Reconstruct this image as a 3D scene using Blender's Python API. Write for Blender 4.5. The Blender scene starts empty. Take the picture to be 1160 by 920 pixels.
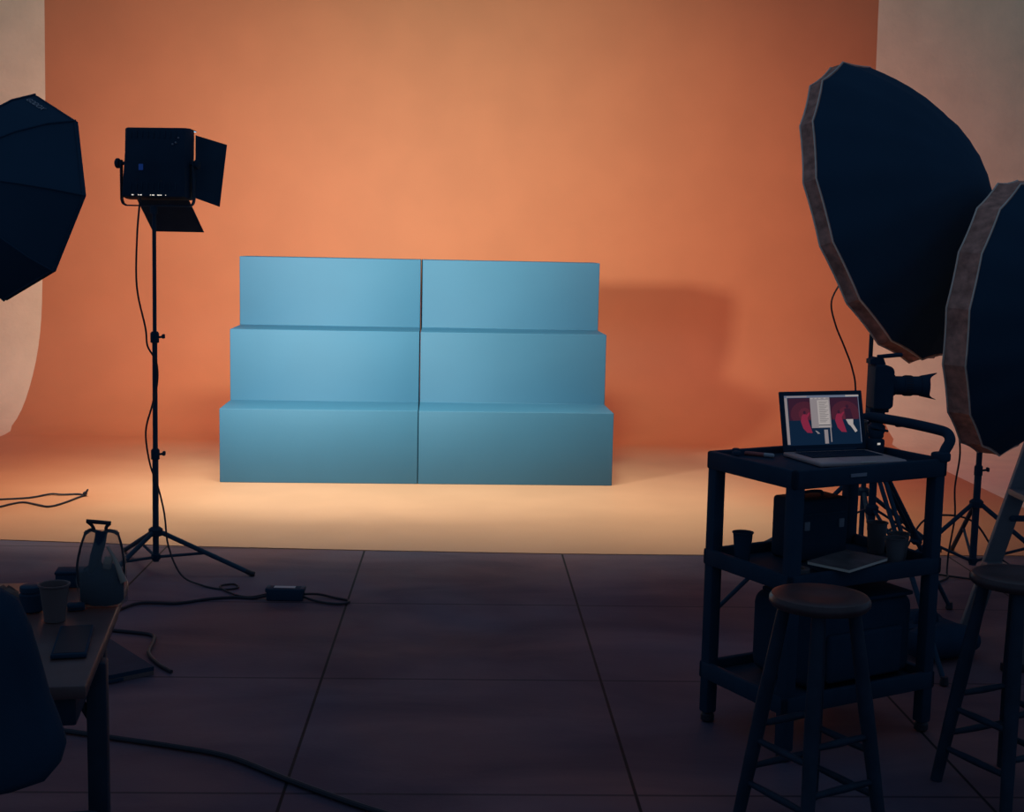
import bpy, bmesh, math, random
from mathutils import Vector, Matrix, Euler

random.seed(7)
S = bpy.context.scene
COL = S.collection
PI = math.pi
V = Vector

# ------------------------------------------------------------------ materials
def new_mat(name):
    m = bpy.data.materials.new(name)
    m.use_nodes = True
    nt = m.node_tree
    return m, nt, nt.nodes['Principled BSDF']

def mat(name, col, rough=0.6, spec=0.3, metal=0.0, var=0.12, scale=8.0, bump=0.0, bscale=200.0, **kw):
    """Procedural surface: base colour broken up by noise, optional fine bump."""
    m, nt, b = new_mat(name)
    N, L = nt.nodes, nt.links
    tc = N.new('ShaderNodeTexCoord')
    nz = N.new('ShaderNodeTexNoise'); nz.inputs['Scale'].default_value = scale; nz.inputs['Detail'].default_value = 5
    L.new(tc.outputs['Object'], nz.inputs['Vector'])
    cr = N.new('ShaderNodeValToRGB')
    a = [max(0, c*(1-var)) for c in col]; c2 = [min(1, c*(1+var)) for c in col]
    cr.color_ramp.elements[0].position = 0.3; cr.color_ramp.elements[1].position = 0.7
    cr.color_ramp.elements[0].color = (*a, 1); cr.color_ramp.elements[1].color = (*c2, 1)
    L.new(nz.outputs['Fac'], cr.inputs['Fac']); L.new(cr.outputs['Color'], b.inputs['Base Color'])
    b.inputs['Roughness'].default_value = rough
    b.inputs['Specular IOR Level'].default_value = spec
    b.inputs['Metallic'].default_value = metal
    for k, v in kw.items():
        b.inputs[k.replace('_', ' ')].default_value = v
    if bump > 0:
        n2 = N.new('ShaderNodeTexNoise'); n2.inputs['Scale'].default_value = bscale; n2.inputs['Detail'].default_value = 3
        L.new(tc.outputs['Object'], n2.inputs['Vector'])
        bp = N.new('ShaderNodeBump'); bp.inputs['Strength'].default_value = bump; bp.inputs['Distance'].default_value = 0.01
        L.new(n2.outputs['Fac'], bp.inputs['Height']); L.new(bp.outputs['Normal'], b.inputs['Normal'])
    return m

def emit(name, col, strength=1.0):
    m, nt, b = new_mat(name)
    b.inputs['Base Color'].default_value = (0.01, 0.01, 0.01, 1)
    b.inputs['Emission Color'].default_value = (*col, 1)
    b.inputs['Emission Strength'].default_value = strength
    b.inputs['Roughness'].default_value = 0.5; b.inputs['Specular IOR Level'].default_value = 0.05
    return m

def clear_plastic(name, tint, alpha):
    m, nt, b = new_mat(name)
    N, L = nt.nodes, nt.links
    out = N['Material Output']
    tr = N.new('ShaderNodeBsdfTransparent'); tr.inputs['Color'].default_value = (*tint, 1)
    mx = N.new('ShaderNodeMixShader')
    nz = N.new('ShaderNodeTexNoise'); nz.inputs['Scale'].default_value = 30
    mr = N.new('ShaderNodeMapRange'); mr.inputs['To Min'].default_value = alpha*0.6; mr.inputs['To Max'].default_value = alpha*1.4
    L.new(nz.outputs['Fac'], mr.inputs['Value']); L.new(mr.outputs['Result'], mx.inputs['Fac'])
    b.inputs['Base Color'].default_value = (0.5, 0.5, 0.5, 1); b.inputs['Roughness'].default_value = 0.18
    L.new(tr.outputs[0], mx.inputs[1]); L.new(b.outputs[0], mx.inputs[2]); L.new(mx.outputs[0], out.inputs['Surface'])
    return m

def concrete_mat():
    m, nt, b = new_mat('stained_concrete')
    N, L = nt.nodes, nt.links
    tc = N.new('ShaderNodeTexCoord'); sep = N.new('ShaderNodeSeparateXYZ'); L.new(tc.outputs['Object'], sep.inputs[0])
    def noise(sc, det, dist=0.0, stretch=None):
        n = N.new('ShaderNodeTexNoise'); n.inputs['Scale'].default_value = sc; n.inputs['Detail'].default_value = det
        n.inputs['Distortion'].default_value = dist
        if stretch:
            mp = N.new('ShaderNodeMapping'); mp.inputs['Scale'].default_value = stretch
            L.new(tc.outputs['Object'], mp.inputs['Vector']); L.new(mp.outputs[0], n.inputs['Vector'])
        else:
            L.new(tc.outputs['Object'], n.inputs['Vector'])
        return n.outputs['Fac']
    cr = N.new('ShaderNodeValToRGB')
    e = cr.color_ramp.elements
    e[0].position = 0.34; e[0].color = (0.088, 0.064, 0.086, 1)
    e[1].position = 0.70; e[1].color = (0.190, 0.128, 0.142, 1)
    L.new(noise(1.6, 8, 0.6, (0.7, 1.5, 1)), cr.inputs['Fac'])
    # hue blotches: cool grey patches and rusty ones
    cr2 = N.new('ShaderNodeValToRGB')
    e = cr2.color_ramp.elements
    e[0].position = 0.38; e[0].color = (0.86, 0.94, 1.12, 1)
    e[1].position = 0.62; e[1].color = (1.28, 0.90, 0.84, 1)
    L.new(noise(0.8, 3, 0.3), cr2.inputs['Fac'])
    mul = N.new('ShaderNodeMix'); mul.data_type = 'RGBA'; mul.blend_type = 'MULTIPLY'; mul.inputs['Factor'].default_value = 1
    L.new(cr.outputs[0], mul.inputs['A']); L.new(cr2.outputs[0], mul.inputs['B'])
    # saw-cut joints on a 0.96 m grid
    def joint(axis, off, step, w):
        s = N.new('ShaderNodeMath'); s.operation = 'SUBTRACT'; s.inputs[1].default_value = off; L.new(sep.outputs[axis], s.inputs[0])
        p = N.new('ShaderNodeMath'); p.operation = 'PINGPONG'; p.inputs[1].default_value = step/2; L.new(s.outputs[0], p.inputs[0])
        r = N.new('ShaderNodeMapRange'); r.inputs['From Min'].default_value = w*0.55; r.inputs['From Max'].default_value = w
        r.inputs['To Min'].default_value = 1; r.inputs['To Max'].default_value = 0
        L.new(p.outputs[0], r.inputs['Value']); return r.outputs[0]
    ja = joint('X', -0.475, 0.9614, 0.0058)
    jb = joint('Y', 4.42, 0.9614, 0.0075)
    jbs = N.new('ShaderNodeMath'); jbs.operation = 'MULTIPLY'; jbs.inputs[1].default_value = 0.62; L.new(jb, jbs.inputs[0])
    mx = N.new('ShaderNodeMath'); mx.operation = 'MAXIMUM'; L.new(ja, mx.inputs[0]); L.new(jbs.outputs[0], mx.inputs[1])
    jm = N.new('ShaderNodeMix'); jm.data_type = 'RGBA'
    L.new(mx.outputs[0], jm.inputs['Factor']); L.new(mul.outputs['Result'], jm.inputs['A']); jm.inputs['B'].default_value = (0.008, 0.008, 0.011, 1)
    L.new(jm.outputs['Result'], b.inputs['Base Color'])
    rr = N.new('ShaderNodeMapRange'); rr.inputs['To Min'].default_value = 0.55; rr.inputs['To Max'].default_value = 0.85
    L.new(noise(3, 5), rr.inputs['Value']); L.new(rr.outputs[0], b.inputs['Roughness'])
    b.inputs['Specular IOR Level'].default_value = 0.16
    bp = N.new('ShaderNodeBump'); bp.inputs['Strength'].default_value = 0.25; bp.inputs['Distance'].default_value = 0.004
    L.new(noise(60, 4), bp.inputs['Height']); L.new(bp.outputs[0], b.inputs['Normal'])
    return m

M = {}
M['concrete'] = concrete_mat()
def painted_mat():
    """orange studio paint; the floor's walked-on middle is scuffed paler."""
    m, nt, b = new_mat('orange_paint')
    N, L = nt.nodes, nt.links
    tc = N.new('ShaderNodeTexCoord'); sep = N.new('ShaderNodeSeparateXYZ'); L.new(tc.outputs['Object'], sep.inputs[0])
    def noise(sc, det):
        n = N.new('ShaderNodeTexNoise'); n.inputs['Scale'].default_value = sc; n.inputs['Detail'].default_value = det
        L.new(tc.outputs['Object'], n.inputs['Vector']); return n.outputs['Fac']
    def math_(op, a_, b_):
        q = N.new('ShaderNodeMath'); q.operation = op
        for i, v in enumerate((a_, b_)):
            if isinstance(v, (int, float)): q.inputs[i].default_value = v
            else: L.new(v, q.inputs[i])
        return q.outputs[0]
    def ramp(v, f0, f1, t0=0.0, t1=1.0):
        q = N.new('ShaderNodeMapRange'); q.interpolation_type = 'SMOOTHSTEP'
        for k, w_ in (('From Min', f0), ('From Max', f1), ('To Min', t0), ('To Max', t1)): q.inputs[k].default_value = w_
        L.new(v, q.inputs['Value']); return q.outputs[0]
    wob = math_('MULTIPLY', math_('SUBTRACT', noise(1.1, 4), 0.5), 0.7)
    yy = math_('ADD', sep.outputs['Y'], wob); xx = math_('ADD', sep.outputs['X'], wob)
    lit_floor = math_('MULTIPLY', ramp(yy, 9.15, 9.95, 1.0, 0.0), math_('MULTIPLY', ramp(xx, -3.1, -1.3), ramp(xx, 1.5, 2.5, 1.0, 0.0)))  # soft-edged mask of the bright lit floor area, put into the colour
    mx = N.new('ShaderNodeMix'); mx.data_type = 'RGBA'; L.new(lit_floor, mx.inputs['Factor'])
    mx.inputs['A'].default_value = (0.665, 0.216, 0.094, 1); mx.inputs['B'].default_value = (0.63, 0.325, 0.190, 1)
    v = N.new('ShaderNodeMix'); v.data_type = 'RGBA'; v.blend_type = 'MULTIPLY'; v.inputs['Factor'].default_value = 1
    g = N.new('ShaderNodeCombineColor')
    tone = ramp(noise(2.2, 6), 0.3, 0.7, 0.965, 1.03)
    for ch in ('Red', 'Green', 'Blue'): L.new(tone, g.inputs[ch])
    L.new(mx.outputs['Result'], v.inputs['A']); L.new(g.outputs[0], v.inputs['B'])
    L.new(v.outputs['Result'], b.inputs['Base Color'])
    b.inputs['Roughness'].default_value = 0.6; b.inputs['Specular IOR Level'].default_value = 0.3
    bp = N.new('ShaderNodeBump'); bp.inputs['Strength'].default_value = 0.05; bp.inputs['Distance'].default_value = 0.01
    L.new(noise(80, 3), bp.inputs['Height']); L.new(bp.outputs[0], b.inputs['Normal'])
    return m
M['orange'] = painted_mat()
M['beige'] = mat('bare_beige_plaster', (0.92, 0.64, 0.43), rough=0.85, spec=0.2, var=0.06, scale=4.0, bump=0.35, bscale=28)
M['blue'] = mat('sky_blue_paint', (0.030, 0.140, 0.240), rough=0.66, spec=0.6, var=0.035, scale=2.5, bump=0.03, bscale=60)
M['black'] = mat('black_plastic', (0.020, 0.044, 0.074), rough=0.65, spec=0.05)
M['blackmetal'] = mat('black_metal', (0.024, 0.054, 0.088), rough=0.55, spec=0.07)
M['fabric'] = mat('black_fabric', (0.019, 0.043, 0.074), rough=0.95, spec=0.04, bump=0.1, bscale=300)
M['softfabric'] = mat('black_softbox_fabric', (0.027, 0.061, 0.100), rough=0.9, spec=0.05, var=0.06, scale=3)
M['lining'] = mat('silver_white_lining', (0.72, 0.70, 0.66), rough=0.5, spec=0.4, bump=0.15, bscale=25)
M['skirt'] = mat('brown_grey_fabric', (0.56, 0.26, 0.19), rough=0.85, spec=0.15, var=0.35, scale=26, bump=0.6, bscale=22)
M['piping'] = mat('pale_piping', (0.86, 0.66, 0.52), rough=0.7)
M['cable'] = mat('black_rubber', (0.022, 0.022, 0.032), rough=0.55, spec=0.3)
M['wood'] = mat('dark_wood', (0.062, 0.034, 0.036), rough=0.35, spec=0.32, var=0.3, scale=14)
M['legwood'] = mat('dark_wood_legs', (0.018, 0.032, 0.052), rough=0.45, spec=0.12, var=0.2, scale=14)
M['tabletop'] = mat('reddish_wood_top', (0.112, 0.060, 0.058), rough=0.42, spec=0.4, var=0.22, scale=9)
M['silver'] = mat('silver_aluminium', (0.55, 0.385, 0.36), rough=0.45, spec=0.5, metal=0.15, var=0.05)
M['ladder'] = mat('grey_aluminium', (0.17, 0.165, 0.18), rough=0.5, spec=0.4, metal=0.3, var=0.1)
M['keys'] = mat('dark_keys', (0.016, 0.018, 0.028), rough=0.6)
M['papercup'] = mat('grey_paper_cup', (0.115, 0.105, 0.115), rough=0.8)
M['greycup'] = mat('grey_brown_cup', (0.135, 0.090, 0.088), rough=0.7)
M['browncup'] = mat('brown_paper_cup', (0.17, 0.095, 0.075), rough=0.8)
M['palelabel'] = mat('pale_sticker', (0.42, 0.40, 0.42), rough=0.5)
M['dimlabel'] = mat('worn_grey_print', (0.24, 0.24, 0.28), rough=0.7)
M['print'] = mat('faded_pale_print', (0.40, 0.37, 0.40), rough=0.7)
M['paper'] = mat('printed_paper', (0.13, 0.11, 0.115), rough=0.6, var=0.4, scale=14)
M['pages'] = mat('paper_edges', (0.70, 0.58, 0.48), rough=0.7)
M['fold'] = mat('creased_vinyl', (0.34, 0.25, 0.20), rough=0.3)
M['clear'] = clear_plastic('clear_vinyl', (0.80, 0.80, 0.82), 0.14)
M['red'] = mat('red_wrap', (0.40, 0.10, 0.09), rough=0.5)
M['bluescreen'] = emit('blue_status_display', (0.004, 0.016, 0.085), 1.0)
M['leak'] = emit('lamp_through_vent', (1.0, 0.93, 0.82), 0.9)
M['diffuser'] = emit('lit_diffuser', (1.0, 0.86, 0.68), 1.5)
M['s_white'] = emit('screen_white', (0.34, 0.30, 0.29))
M['s_grey'] = emit('screen_grey', (0.22, 0.19, 0.20))
M['s_text'] = emit('screen_text', (0.16, 0.145, 0.15))
M['s_bar'] = emit('screen_bar', (0.11, 0.13, 0.19))
M['s_red'] = emit('screen_red', (0.055, 0.012, 0.024))
M['s_glow'] = emit('screen_red_glow', (0.080, 0.014, 0.027))
M['s_dress'] = emit('screen_crimson', (0.19, 0.016, 0.042))
M['s_navy'] = emit('screen_navy', (0.0035, 0.013, 0.034))
M['s_dark'] = emit('screen_dark', (0.030, 0.009, 0.022))

# ------------------------------------------------------------------ mesh builder
class MB:
    def __init__(self):
        self.bm = bmesh.new()
    def _tag(self, faces, m, smooth):
        for f in faces:
            f.material_index = m; f.smooth = smooth
    def box(self, c, s, rot=None, bevel=0.0, m=0, seg=2):
        b = bmesh.new()
        bmesh.ops.create_cube(b, size=1)
        for v in b.verts:
            v.co = V((v.co.x*s[0], v.co.y*s[1], v.co.z*s[2]))
        if bevel > 0:
            bmesh.ops.bevel(b, geom=b.edges[:], offset=min(bevel, min(s)*0.45), segments=seg, profile=0.5, affect='EDGES')
        mtx = Matrix.Translation(V(c)) @ (rot.to_4x4() if rot is not None else Matrix.Identity(4))
        self._merge(b, mtx, m, False)
        return self
    def _merge(self, b, mtx, m, smooth):
        mp = {}
        for v in b.verts:
            mp[v] = self.bm.verts.new(mtx @ v.co)
        for f in b.faces:
            try:
                nf = self.bm.faces.new([mp[v] for v in f.verts]); nf.material_index = m; nf.smooth = smooth
            except ValueError:
                pass
        b.free()
    def rings(self, rings, closed=True, m=0, smooth=True, cap0=True, cap1=True, loop=False):
        vs = [[self.bm.verts.new(V(p)) for p in r] for r in rings]
        n = len(vs[0]); k = len(vs)
        F = []
        for i in range(k if loop else k-1):
            a, b = vs[i], vs[(i+1) % k]
            for j in range(n if closed else n-1):
                q = [a[j], a[(j+1) % n], b[(j+1) % n], b[j]]
                try: F.append(self.bm.faces.new(q))
                except ValueError: pass
        if not loop and closed:
            if cap0: F.append(self.bm.faces.new(vs[0][::-1]))
            if cap1: F.append(self.bm.faces.new(vs[-1]))
        self._tag(F, m, smooth)
        return self
    def tube(self, pts, r, seg=10, m=0, closed=False):
        pts = [V(p) for p in pts]
        n = len(pts)
        rs = r if isinstance(r, (list, tuple)) else [r]*n
        out = []
        prev = None
        for i, p in enumerate(pts):
            if closed: t = pts[(i+1) % n]-pts[i-1]
            else: t = pts[min(i+1, n-1)]-pts[max(i-1, 0)]
            t.normalize()
            if prev is None:
                a = V((0, 0, 1)) if abs(t.z) < 0.9 else V((1, 0, 0))
                e1 = t.cross(a).normalized()
            else:
                e1 = (prev - t*prev.dot(t)).normalized()
            prev = e1
            e2 = t.cross(e1)
            out.append([p + rs[i]*(math.cos(2*PI*j/seg)*e1 + math.sin(2*PI*j/seg)*e2) for j in range(seg)])
        return self.rings(out, m=m, loop=closed)
    def cyl(self, p0, p1, r0, r1=None, seg=16, m=0):
        return self.tube([p0, p1], [r0, r0 if r1 is None else r1], seg, m)
    def bar(self, p0, p1, w, t, m=0, up=(0, 0, 1), bevel=0.002):
        """rectangular bar from p0 to p1, w wide across, t thick along 'up'."""
        p0, p1 = V(p0), V(p1)
        x = (p1-p0); l = x.length; x.normalize()
        u = V(up); u = (u - x*u.dot(x)).normalized(); y = u.cross(x)
        R = Matrix((x, y, u)).transposed()
        return self.box((p0+p1)/2, (l, w, t), R, bevel, m)
    def lathe(self, prof, c=(0, 0, 0), seg=32, m=0, rot=None, cap0=True, cap1=True):
        c = V(c); out = []
        for (r, z) in prof:
            ring = []
            for j in range(seg):
                a = 2*PI*j/seg
                p = V((r*math.cos(a), r*math.sin(a), z))
                if rot is not None: p = rot @ p
                ring.append(c+p)
            out.append(ring)
        return self.rings(out, m=m, cap0=cap0, cap1=cap1)
    def prism(self, poly, h0, h1, to=lambda a, b, h: (a, b, h), m=0):
        """extrude a 2D outline between two heights; 'to' maps (a, b, h) to 3D."""
        lo = [self.bm.verts.new(V(to(a, b, h0))) for a, b in poly]
        hi = [self.bm.verts.new(V(to(a, b, h1))) for a, b in poly]
        n = len(poly)
        F = [self.bm.faces.new(lo[::-1]), self.bm.faces.new(hi)]
        for i in range(n):
            F.append(self.bm.faces.new([lo[i], lo[(i+1) % n], hi[(i+1) % n], hi[i]]))
        self._tag(F, m, False)
        return self
    def quad(self, pts, m=0):
        f = self.bm.faces.new([self.bm.verts.new(V(p)) for p in pts]); f.material_index = m
        return self
    def obj(self, name, mats, parent=None, angle=38, recalc=True, loc=None):
        if recalc: bmesh.ops.recalc_face_normals(self.bm, faces=self.bm.faces[:])
        me = bpy.data.meshes.new(name)
        self.bm.to_mesh(me); self.bm.free()
        for x in (mats if isinstance(mats, (list, tuple)) else [mats]):
            me.materials.append(x)
        for p in me.polygons: p.use_smooth = True
        me.set_sharp_from_angle(angle=math.radians(angle))
        o = bpy.data.objects.new(name, me); COL.objects.link(o)
        if parent is not None: o.parent = parent
        if loc is not None: o.location = loc
        return o

def tag(o, label, cat, group=None):
    o['label'] = label; o['category'] = cat
    if group: o['group'] = group
    return o

def thing(name, label, cat, loc=(0, 0, 0), rz=0.0, group=None):
    o = bpy.data.objects.new(name, None); COL.objects.link(o)
    o.empty_display_size = 0.1
    o.location = loc; o.rotation_euler = (0, 0, rz)
    return tag(o, label, cat, group)

def struct(o, label=None):
    o['kind'] = 'structure'
    if label: o['label'] = label
    return o

def copy_thing(root, loc, rz, label):
    r = root.copy(); COL.objects.link(r); r.location = loc; r.rotation_euler = (0, 0, rz); r['label'] = label
    for ch in [o for o in COL.objects if o.parent == root]:
        c = ch.copy(); COL.objects.link(c); c.parent = r
        for g in [o for o in COL.objects if o.parent == ch]:
            d = g.copy(); COL.objects.link(d); d.parent = c
    return r

def smooth_path(pts, n=8):
    """Catmull-Rom through the points."""
    P = [V(p) for p in pts]
    P = [P[0]*2-P[1]] + P + [P[-1]*2-P[-2]]
    out = []
    for i in range(1, len(P)-2):
        a, b, c, d = P[i-1], P[i], P[i+1], P[i+2]
        for k in range(n):
            t = k/n
            out.append(0.5*((2*b)+(c-a)*t+(2*a-5*b+4*c-d)*t*t+(3*b-a-3*c+d)*t**3))
    out.append(P[-2])
    return out

# ------------------------------------------------------------------ the room
mb = MB()
for (x0, x1, y0, y1) in [(-8, 8, -2.5, 6.75)]:
    mb.quad([(x0, y0, 0), (x1, y0, 0), (x1, y1, 0), (x0, y1, 0)])
fl = struct(mb.obj('floor', M['concrete']), 'dark stained concrete floor with saw-cut joints')

# cyclorama: painted floor strip, cove and wall in one sweep
WALL_Y, COVE = 10.9, 0.95
prof = []      # (y, z)
for yy in (None, 7.2, 8.5, WALL_Y-COVE): prof.append((yy, 0.004))
for i in range(1, 13):
    a = i/12*PI/2
    prof.append((WALL_Y-COVE+COVE*math.sin(a), 0.004+COVE*(1-math.cos(a))))
for zz in (1.6, 2.4, 3.4, 5.2): prof.append((WALL_Y, zz))
front = {0: 6.46, 1: 6.46, 2: 6.46, 3: 6.373, 4: 6.327, 5: 6.303, 6: 6.312, 7: 6.38, 8: 6.38, 9: 6.38}
mb = MB()
grid = []
def lerp_front(i): return front[i]
zero_row = None
rows = []
for (yy, zz) in prof:
    t = min(1.0, max(0.0, (zz-0.3)/2.4))
    xl = -3.44 if zz < 0.02 else -3.47 + 0.10*t
    xr = 3.325 if zz < 0.02 else 3.375 - 0.085*t
    xs = [-8, xl, -2.27, -1.39, -0.483, 0.488, 1.19, 2.71, xr, 8]
    rows.append([(x, (front[i] if yy is None else yy), zz) for i, x in enumerate(xs)])
NF = 4                                             # the first rows lie on the floor
lip = [(x, y, -0.004) for (x, y, z) in rows[0]]
def sweep(rws):
    q = MB()
    vs = [[q.bm.verts.new(V(p)) for p in r_] for r_ in rws]
    for i in range(len(vs)-1):
        for j in range(9):
            f = q.bm.faces.new([vs[i][j], vs[i][j+1], vs[i+1][j+1], vs[i+1][j]])
            f.material_index = 0 if 1 <= j <= 7 else 1
    return q
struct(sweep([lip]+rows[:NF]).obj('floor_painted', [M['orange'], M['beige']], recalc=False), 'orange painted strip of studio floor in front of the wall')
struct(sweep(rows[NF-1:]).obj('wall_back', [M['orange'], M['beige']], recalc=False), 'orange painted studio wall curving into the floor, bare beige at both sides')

# ------------------------------------------------------------------ blue stepped risers
BX, BY, BYAW = -0.284, 8.124, 0.0271
SH, SD, HW = 0.4585, 0.447, 1.215
def riser(label, x0, x1, rz):
    t = thing('stepped_riser', label, 'stage riser', (BX, BY, 0.004), BYAW, 'blue stepped risers')
    m_ = MB()
    outline = [(0, 0), (0, SH), (SD, SH), (SD, 2*SH), (2*SD, 2*SH), (2*SD, 3*SH), (2*SD+0.36, 3*SH), (2*SD+0.36, 0)]
    # the seam stands a finger's width open at the upper steps and closes towards the back
    gap = lambda a, h: h + (rz*(0.0 if a < 0.1 else 0.35 if a < 0.6 else 1.0 if a < 1.0 else -0.30) if abs(h) < 0.1 else 0.0)
    m_.prism(outline, x0, x1, to=lambda a, b, h: (gap(a, h), a, b))
    bmesh.ops.recalc_face_normals(m_.bm, faces=m_.bm.faces[:])
    bmesh.ops.bevel(m_.bm, geom=[e for e in m_.bm.edges], offset=0.004, segments=2, profile=0.5, affect='EDGES')
    o = m_.obj('body', M['blue'], t, angle=50)
    return t
riser('left half of the blue three-step riser, its top step palest under the lamp', -HW, -0.0022, 0.0)
riser('right half of the blue three-step riser, beside the reddish shadow on the wall', 0.0022, HW, 0.0075)

# ------------------------------------------------------------------ light stands
def stand(name, label, base, height, foot_ang, foot_r, apex, pole_r=0.0125, joints=(0.5, 0.8), angs=None, group=None, lean=(0, 0)):
    t = thing(name, label, 'light stand', base, 0, group)
    zj = [0.05] + [height*j for j in joints] + [height]
    lx, ly = lean
    P = lambda z: V((lx*z, ly*z, z))
    for i in range(len(zj)-1):
        r = pole_r*(1-0.18*i)
        MB().cyl(P(zj[i]), P(zj[i+1]+(0.0 if i == len(zj)-2 else 0.01)), r, seg=14).obj('pole_section', M['blackmetal'], t)
    for i, z in enumerate(zj[1:-1]):
        c = MB()
        c.lathe([(0.009, -0.026), (0.019, -0.022), (0.019, 0.018), (0.013, 0.026)], P(z), 16)
        co = c.obj('collar', M['black'], t)
        k = MB()
        k.cyl(P(z)+V((0.012, -0.004, 0)), P(z)+V((0.036, -0.008, 0.004)), 0.005, seg=8)
        k.box(P(z)+V((0.040, -0.009, 0.006)), (0.012, 0.022, 0.020), None, 0.004)
        k.obj('knob', M['black'], co)
    MB().lathe([(pole_r, -0.02), (0.030, -0.016), (0.032, 0.012), (0.020, 0.022)], P(apex), 16).obj('leg_hub', M['black'], t)
    MB().lathe([(0.018, -0.014), (0.021, -0.008), (0.021, 0.010), (0.014, 0.014)], P(0.072), 16).obj('brace_collar', M['black'], t)
    for i in range(3):
        a = foot_ang + i*2*PI/3 if angs is None else angs[i]
        d = V((math.cos(a), math.sin(a), 0))
        top = P(apex)+d*0.022; bot = d*foot_r+V((0, 0, 0.012))
        l = MB().tube([top, bot], 0.0108, 10).obj('leg', M['blackmetal'], t)
        e = (bot-top).normalized()
        MB().tube([bot-e*0.03, bot, bot+V((d.x*0.012, d.y*0.012, 0))], [0.011, 0.0125, 0.010], 10).obj('rubber_foot', M['cable'], l)
        mid = top.lerp(bot, 0.50)
        MB().tube([P(0.072)+d*0.016, mid], 0.0068, 8).obj('brace', M['blackmetal'], t)
    return t

LSX, LSY = -1.372, 5.86
stand('light_stand', 'slim black tripod light stand holding the square lamp panel, left of the blue riser', (LSX, LSY, 0), 1.60, 0, 0.44, 0.185,
      pole_r=0.0135, joints=(0.335, 0.66), angs=(math.radians(-7), math.radians(122), math.radians(247)), lean=(0.007, 0))

# ------------------------------------------------------------------ lamp panel with barn doors
PZ = 1.775
panel = thing('studio_lamp', 'square black lamp panel with barn doors on the tripod stand left of the riser', 'studio light', (LSX+0.030, LSY, 1.618), math.radians(-9))
Rt = Matrix.Rotation(math.radians(-3), 3, 'X')      # slight tilt up
pc = V((0, 0, 0.190))
def PT(x, y, z): return pc + Rt @ V((x, y, z))
# housing: tapered back
m_ = MB()
hw, hb, hh = 0.147, 0.142, 0.152
ringf = [(-hw, 0.045, -hh), (hw, 0.045, -hh), (hw, 0.045, hh), (-hw, 0.045, hh)]
ringm = [(-hw, -0.005, -hh), (hw, -0.005, -hh), (hw, -0.005, hh), (-hw, -0.005, hh)]
ringb = [(-hb, -0.050, -hh+0.006), (hb, -0.050, -hh+0.006), (hb-0.004, -0.050, hh-0.004), (-hb+0.022, -0.050, hh-0.004)]
m_.rings([[PT(*p) for p in r] for r in (ringb, ringm, ringf)], smooth=False)
bmesh.ops.recalc_face_normals(m_.bm, faces=m_.bm.faces[:])
bmesh.ops.bevel(m_.bm, geom=m_.bm.edges[:], offset=0.006, segments=2, profile=0.5, affect='EDGES')
body = m_.obj('housing', M['black'], panel)
m_ = MB()
for i in range(9): m_.box(PT(-0.10+i*0.025, -0.0515, 0.118), (0.004, 0.004, 0.030), Rt, 0.001)
for i in range(9): m_.box(PT(-0.10+i*0.025, -0.0515, -0.10), (0.004, 0.004, 0.030), Rt, 0.001)
m_.obj('vent_slats', M['blackmetal'], body)
m_ = MB()
m_.box(PT(-0.055, -0.0525, -0.020), (0.020, 0.004, 0.026), Rt, 0.002)
m_.obj('status_display', M['bluescreen'], body)
m_ = MB()
for dx, dz in [(0.10, 0.085), (0.086, 0.078), (0.112, 0.105)]:
    m_.lathe([(0.004, 0), (0.004, 0.006), (0.002, 0.008)], PT(dx, -0.050, dz), 10, rot=Rt @ Matrix.Rotation(PI/2, 3, 'X'))
m_.obj('control_knob', M['dimlabel'], body)
m_ = MB()
for dx, w in [(-0.092, 0.009), (-0.066, 0.004), (-0.055, 0.009), (-0.012, 0.004), (0.0, 0.011), (0.024, 0.011), (0.035, 0.007), (0.056, 0.003)]:
    m_.box(PT(dx, -0.0498, -0.1385), (w, 0.003, 0.0035), Rt, 0.0005)
m_.obj('vent_glow', M['leak'], body)
m_ = MB()
m_.box(PT(0, 0.0462, 0), (0.27, 0.003, 0.28), Rt, 0.001)
m_.obj('diffuser', M['diffuser'], panel)
# U yoke
m_ = MB()
yk = []
yw = 0.163
for p in [(-yw, 0.015), (-yw, -0.155), (-yw+0.006, -0.172), (-yw+0.02, -0.180), (yw-0.02, -0.180), (yw-0.006, -0.172), (yw, -0.155), (yw, 0.015)]:
    yk.append(pc+V((p[0], -0.005, p[1])))
for a, b in zip(yk[:-1], yk[1:]):
    m_.bar(a, b, 0.024, 0.006, up=(V((0, 1, 0)).cross((b-a).normalized())), bevel=0.001)
m_.lathe([(0.016, -0.022), (0.016, 0.010), (0.010, 0.012)], pc+V((-0.019, -0.005, -0.192)), 14)
yoke = m_.obj('yoke', M['blackmetal'], panel)
for s in (-1, 1):
    m_ = MB()
    m_.cyl(pc+V((s*0.148, -0.005, 0)), pc+V((s*0.178, -0.005, 0)), 0.008, seg=10)
    m_.lathe([(0.018, 0), (0.022, 0.004), (0.022, 0.014), (0.015, 0.019)] if s > 0 else [(0.018, 0), (0.022, 0.004), (0.022, 0.014), (0.015, 0.019)],
             pc+V((s*0.170, -0.005, 0)), 12, rot=Matrix.Rotation(s*PI/2, 3, 'Y'))
    m_.obj('tilt_knob', M['black'], yoke)
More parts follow.
